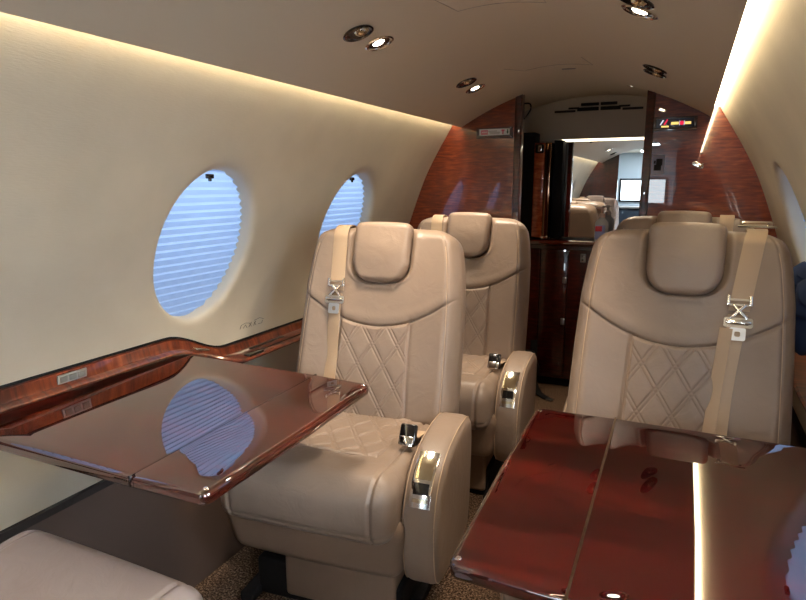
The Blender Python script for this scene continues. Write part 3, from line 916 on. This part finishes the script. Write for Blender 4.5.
def front_y(x, s): return -TB / 2 - float(dfront(np.array(float(x)), np.array(float(s))))
def belt_meshes(side, slant):
    """shoulder belt lying on the face of the back; side = +1 / -1"""
    BX = .150 if slant < .04 else .168
    c, sn = math.cos(RECL), math.sin(RECL)
    #path = [(.178, S + .012, .050), (.177, S + .014, .010)] + [(.176 - slant * (1 - s / S), s, None) for s in np.linspace(S - .01, S - .24, 14)]
    def pt(x, s, yy=None):
        if yy is None: yy = min(front_y(side * x, s), -TB / 2 - .004) - .005
        p = place_back(np.array(side * x), np.array(yy), np.array(s)); return tuple(float(a) for a in p)
    up = []
    up.append(pt(BX + .004, S - .02, .085)); up.append(pt(BX + .004, S + .004, .060)); up.append(pt(BX + .004, S + .008, .02)); up.append(pt(BX + .002, S + .004, -.03)); up.append(pt(BX + .001, S - .012, -.062))
    for s in np.linspace(S - .04, S - .228, 9): up.append(pt(BX - slant * (S - s) / .24 * .5, s))
    upm = mesh('strap', *ribbon(smoothpoly(up, 4, False), (0, -c, sn * 0 + .3), [.050] * 200, .003, side=(1, 0, 0)), BELT, angle=40)
    low = []
    xb = BX - slant * .5
    for i, s in enumerate(np.linspace(S - .238, .03, 22)):
        t = i / 21.
        low.append(pt(xb - slant * t * .5, s, min(front_y(side * (xb - slant * t), s), -TB / 2 - .004) - .006 - .004 * math.sin(t * 9)))
    low.append(pt(xb - slant * .5, -.03, -TB / 2 - .03))
    sp = smoothpoly(low, 3, False)
    lowm = [ribbon(sp, (0, -1, .3), [.046 - .010 * math.sin(min(1, i / 60) * PI) * (1 if slant > .04 else .3) for i in range(len(sp))], .003, side=(1, .15 * side, 0))]
    if slant > .04:   # folded second layer
        lowm.append(ribbon([(p[0] - side * .022, p[1] - .004, p[2]) for p in sp[6:]], (0, -1, .3), .030, .003, side=(1, -.35 * side, 0)))
    lm = mesh('strap_low', *merge(*lowm), BELT, angle=40)
    # patch of sewn webbing just above the buckle
    def frameM(x, s, off=0):
        p = Vector(pt(x, s)); R = Matrix.Rotation(-RECL, 4, 'X')
        return Matrix.Translation(p) @ R @ Matrix.Translation((0, -off, 0))
    def ringplate(w, h_, r, iw, ih, th=.005):
        o_ = rrect(w, h_, r, 4); i_ = rrect(iw, ih, min(r, .3 * min(iw, ih)), 4); n = len(o_)
        V = [(x, -th, z) for x, z in o_] + [(x, -th, z) for x, z in i_] + [(x, 0, z) for x, z in o_] + [(x, 0, z) for x, z in i_]
        F = []
        for i in range(n):
            j = (i + 1) % n
            F += [(i, j, n + j, n + i), (2 * n + i, 2 * n + j, 3 * n + j, 3 * n + i), (i, j, 2 * n + j, 2 * n + i), (n + i, n + j, 3 * n + j, 3 * n + i)]
        return V, F
    xb = BX - slant * .48; s0 = S - .218
    B = merge(xf(ringplate(.060, .020, .004, .046, .008), frameM(xb, s0 + .012, .004)),
              xf(box(-.030, -.022, -.008, 0, .002, .030, .002), frameM(xb, s0, .004)), xf(box(.022, .030, -.008, 0, .002, .030, .002), frameM(xb, s0, .004)),
              xf(xf(box(-.004, .004, -.008, -.002, -.030, .022, .002), Matrix.Rotation(.75, 4, 'Y')), frameM(xb, s0 - .010, .004)),
              xf(xf(box(-.004, .004, -.008, -.002, -.030, .022, .002), Matrix.Rotation(-.75, 4, 'Y')), frameM(xb, s0 - .010, .004)),
              xf(ringplate(.068, .026, .006, .050, .012, .007), frameM(xb, s0 - .042, .004)),
              xf(box(-.030, .030, -.013, -.006, -.006, .004, .003), frameM(xb, s0 - .040, .004)))
    bk = mesh('buckle', *B, CHROME, angle=35)
    tg = mesh('tongue', *xf(ringplate(.038, .034, .005, .014, .014, .005), frameM(xb, s0 - .072, .004)), STEEL, angle=35)
    gd = mesh('guide', *merge(xf(ringplate(.078, .020, .006, .060, .010, .006), frameM(BX, S + .022, -.052) @ Matrix.Rotation(1.2, 4, 'X')), xf(tube([(-.046, 0, 0), (.046, 0, 0)], .0035), frameM(BX, S + .004, -.018))), CHROME, angle=35)
    return upm, lm, bk, tg, gd

def lapbelt():
    a = mesh('lap', *ribbon(smoothpoly([(.225, .10, .42), (.232, .03, .485), (.222, -.03, .508), (.214, -.075, .512)], 5, False), (0, 0, 1), .045, .003, side=(1, 0.1, 0)), BELT, angle=40)
    M = Matrix.Translation((.212, -.090, .528)) @ Matrix.Rotation(1.05, 4, 'X')
    b = mesh('lapb', *merge(xf(box(-.024, .024, -.034, .026, -.008, .010, .005), M)), BLACK, angle=35)
    c_ = mesh('lapc', *xf(box(-.020, .020, -.0365, -.008, -.009, .0125, .003), M), CHROME, angle=35)
    return a, b, c_

def base_meshes():
    q, F = dense_box(.54, .50, .19, .040, 40, 40, 16)
    x, y, z = q[:, 0], q[:, 1], q[:, 2]
    t = (.095 - z) / .19
    front = np.clip(-y / .25, 0, 1) ** 4
    x2 = x * (1 - .07 * t); y2 = y - front * .012 * (1 - (x / .3) ** 2) + .05 * t * (y < 0) * np.clip(-y / .25, 0, 1)
    sh = mesh('shroud', np.stack([x2, y2 - .075, z + .288], axis=-1).tolist(), F, LED, angle=180, doubles=1e-5)
    pil = [box(-.13, .215, -.21, .16, .022, .215, .014)]
    pd = mesh('pedestal', *merge(*pil), LED)
    bp = mesh('baseplate', *box(-.23, .23, -.20, .18, 0, .12, .012), BLACKM)
    sk = mesh('track', *box(-.0225, .0225, -.25, .24, 0, .03, .006), BLACKM)
    return sh, pd, bp, sk

def back_stitch():
    parts = []
    for sg in (-1, 1):
        pts = []
        for s in np.linspace(.04, S - .07, 40):
            x = float(wback(s)) - .036
            p = place_back(np.array(sg * x), np.array(front_y(x, s) - .0002), np.array(s)); pts.append(tuple(float(a) for a in p))
        parts.append(tube(pts, .0010, 5))
    return [mesh('bstitch', *p_, SEAMM, angle=180) for p_ in parts]
BSTITCH = back_stitch()
BACK = back_meshes(); CUSH = cushion_mesh(); CQ = cushion_quilt(); ARMM = arm_meshes(); BASE = base_meshes(); LAP = lapbelt()
def recolor(me, m):
    c = me.copy(); c.materials.clear(); c.materials.append(m); return c

def make_seat(label, loc, rz, belt_side, slant, arms=(0, 0), leather_m=None, belt=True, group=None, guide=False, quilted=True, back=False):
    o = empty('cabin_seat', label, 'seat', loc, rz, group)
    R = (lambda me: recolor(me, leather_m)) if leather_m else (lambda me: me)
    link('backrest', R(BACK[0]), o); link('back_yoke', R(BACK[1]), o); link('quilted_panel', R(BACK[2]), o); link('headrest', R(BACK[3]), o)
    for bs_ in BSTITCH: link('stitching', bs_, o)
    link('seat_cushion', R(CUSH), o); 
    if quilted: link('quilted_cushion_top', R(CQ), o)
    link('seat_shroud', BASE[0], o); link('pedestal', BASE[1], o); link('base_plate', BASE[2], o); link('floor_track', BASE[3], o, (-.2375, 0, 0)); link('floor_track', BASE[3], o, (.2375, 0, 0))
    for sx, dz in ((-1, arms[0]), (1, arms[1])):
        a = link('armrest', R(ARMM[0]), o, (sx * .300, .20 if (back and sx < 0) else 0, dz))
        for st_ in ARMM[1]: link('stitching', st_, a)
        p = link('metal_plate', ARMM[2], a)
        for nm, me in (('gold_inlay', ARMM[3]), ('dark_slot', ARMM[4]), ('gold_lid', ARMM[5])):
            link(nm, me, a)
    if belt:
        key = (belt_side, slant)
        if key not in CACHE: CACHE[key] = belt_meshes(belt_side, slant)
        u, l_, b, t, g = CACHE[key]
        s_ = link('shoulder_strap', u, o); link('lower_strap', l_, o)
        bb = link('belt_buckle', b, o); link('buckle_tongue', t, bb); 
        if guide: link('strap_guide', g, o)
        lp = link('lap_belt', LAP[0], o); bb = link('lap_buckle', LAP[1], o); link('release_flap', LAP[2], bb)
    return o
R6 = math.radians(6)
make_seat('tan leather seat behind the left table, shoulder belt on its window side', (-.366, 1.50, 0), R6, -1, .015, (-.20, -.068), back=True)
make_seat('tan leather seat partly hidden directly behind the left table seat, by bulkhead', (-.352, 2.30, 0), math.radians(4), -1, .015, (-.20, -.075))
make_seat('tan leather seat facing the red mahogany table, chrome belt buckle hanging', (.514, 1.57, .018), 0, 1, .060, (-.19, -.19), guide=True)
make_seat('tan leather seat whose headrest top peeks over the near right seat', (.500, 2.36, .02), 0, 1, .02, (-.19, -.19))
make_seat('daylit-toned tan leather seat turned away, only its cushion front showing at lower left', (-.478, .395, 0), PI, 1, .015, (-.30, -.16), LEP, quilted=False)

# ------------------------------------------------------------------ loose things
# jacket hanging by the right wall
def jacket():
    q, F = dense_box(.09, .20, .21, .04, 24, 40, 44)
    x, y, z = q[:, 0], q[:, 1], q[:, 2]
    k = .012 * np.sin(z * 44 + y * 28) + .010 * np.sin(y * 65 - z * 30 + 1) + .007 * np.sin(x * 90 + z * 95)
    t = (z + .105) / .21
    wid = .75 + .35 * np.sin(np.clip(1 - t, 0, 1) * 2.6)
    V = np.stack([x * wid + k * .8, y * wid + k * .9, z + k * .5 + .02 * np.sin(y * 30)], axis=-1)
    return mesh('jacket', V.tolist(), F, NAVY, angle=180, doubles=1e-5)
thing(link('folded_jacket', jacket(), None, (.838, 2.07, .855)), 'crumpled navy blue jacket stuffed between near right seat and wall', 'jacket')
# crew strap on the floor
o = empty('floor_strap', 'black webbing strap with a silver tip lying on the aisle carpet', 'strap', (0, 0, 0))
pp = smoothpoly([(-.26, 3.48, .30), (-.25, 3.45, .16), (-.235, 3.42, .06), (-.20, 3.38, .014), (-.16, 3.34, .008), (-.13, 3.31, .008)], 6, False)
link('webbing', mesh('w', *ribbon(pp, (0, 0, 1), .042, .005, side=(.8, .6, 0)), BLACKM), o)
link('metal_tip', mesh('t', *xf(box(-.018, .018, -.014, .014, 0, .006, .002), Matrix.Translation((-.118, 3.30, .006)) @ Matrix.Rotation(-.5, 4, 'Z')), STEEL), o)
# black bag beside the aisle seat, under the doorway post
q, F = dense_box(.12, .16, .26, .04, 12, 14, 18)
V = q.copy(); V[:, 0] += .010 * np.sin(V[:, 2] * 40 + V[:, 1] * 20); V[:, 1] += .010 * np.sin(V[:, 2] * 33)
b_ = thing(link('black_bag', mesh('bag', V.tolist(), F, BLACKM, angle=180, doubles=1e-5), None, (-.275, 3.36, .131)), 'soft black bag on the floor against the dark galley cabinet', 'bag')

# ------------------------------------------------------------------ aft room, seen in the mirror
struct('wall_aft_left', mesh('al', *box(-.80, -.78, Y0 - 1.6, Y0 - .03, 0, 1.75), mat('aft_pale', sr(200, 210, 215), .5), smooth=False))
struct('wall_aft_right', mesh('ar', *box(.78, .80, Y0 - 1.6, Y0 - .03, 0, 1.75), bpy.data.materials['aft_pale'], smooth=False))
struct('wall_aft', mesh('ae', *box(-.80, .80, Y0 - 1.63, Y0 - 1.6, 0, 1.75), bpy.data.materials['aft_pale'], smooth=False))
struct('ceiling_aft', mesh('ac', *box(-.80, .80, Y0 - 1.63, Y0 - .03, 1.70, 1.73), CEIL, smooth=False))
o = empty('aft_window', 'bright white window panel at the far end, seen only in mirror', 'window', (-.12, Y0 - 1.6, 1.12))
link('glow_panel', mesh('g', *box(-.34, .34, .012, .02, -.14, .16, .002), WIN_EMIT), o)
link('frame', mesh('f', *merge(box(-.37, .37, 0, .03, .16, .19, .004), box(-.37, .37, 0, .03, -.17, -.14, .004), box(-.37, -.34, 0, .03, -.17, .19, .004), box(.34, .37, 0, .03, -.17, .19, .004)), BLACK), o)
o = empty('aft_cabinet', 'low dark cabinet beneath the bright aft window in the mirror', 'cabinet', (-.12, Y0 - 1.4, 0))
link('body', mesh('b', *box(-.5, .5, -.19, .15, 0, .86, .01), mat('aft_dark', sr(50, 58, 66), .4)), o)
link('top', mesh('t', *box(-.52, .52, -.195, .17, .86, .89, .008), GREYP), o)

def area(name, loc, size, energy, col, direction, sy=None):
    ld = bpy.data.lights.new(name, 'AREA'); ld.energy = energy; ld.color = col; ld.size = size
    if sy: ld.shape = 'RECTANGLE'; ld.size_y = sy
    lo = bpy.data.objects.new(name, ld); COL.objects.link(lo); lo.location = loc
    lo.rotation_euler = (-Vector(direction)).to_track_quat('Z', 'Y').to_euler()
    return lo
area('aft_daylight_standin', (0, Y0 - .8, 1.68), .3, 16, (.74, .87, 1.), (0, 0, -1), .3)  # added lamp under the aft ceiling, standing in for window daylight

# ------------------------------------------------------------------ world, camera, view
w = bpy.data.worlds.new('sky'); sc.world = w; w.use_nodes = True
w.node_tree.nodes['Background'].inputs[0].default_value = (.55, .72, 1, 1)
w.node_tree.nodes['Background'].inputs[1].default_value = .6

cam = bpy.data.cameras.new('camera'); co = bpy.data.objects.new('camera', cam); COL.objects.link(co)
cam.sensor_width = 36; cam.lens = 36 * 600 / 806.; cam.clip_start = .02
yaw, pit = math.radians(25.16), math.radians(10.85)
co.location = (.51, 0, 1.21); co.rotation_euler = (PI / 2 - pit, 0, yaw)
sc.camera = co
sc.view_settings.view_transform = 'Standard'; sc.view_settings.look = 'None'; sc.view_settings.gamma = 1
sc.view_settings.use_curve_mapping = False
sc.view_settings.exposure = 0.45
sc.cycles.max_bounces = 8; sc.cycles.diffuse_bounces = 5; sc.cycles.glossy_bounces = 5
sc.cycles.sample_clamp_indirect = 6
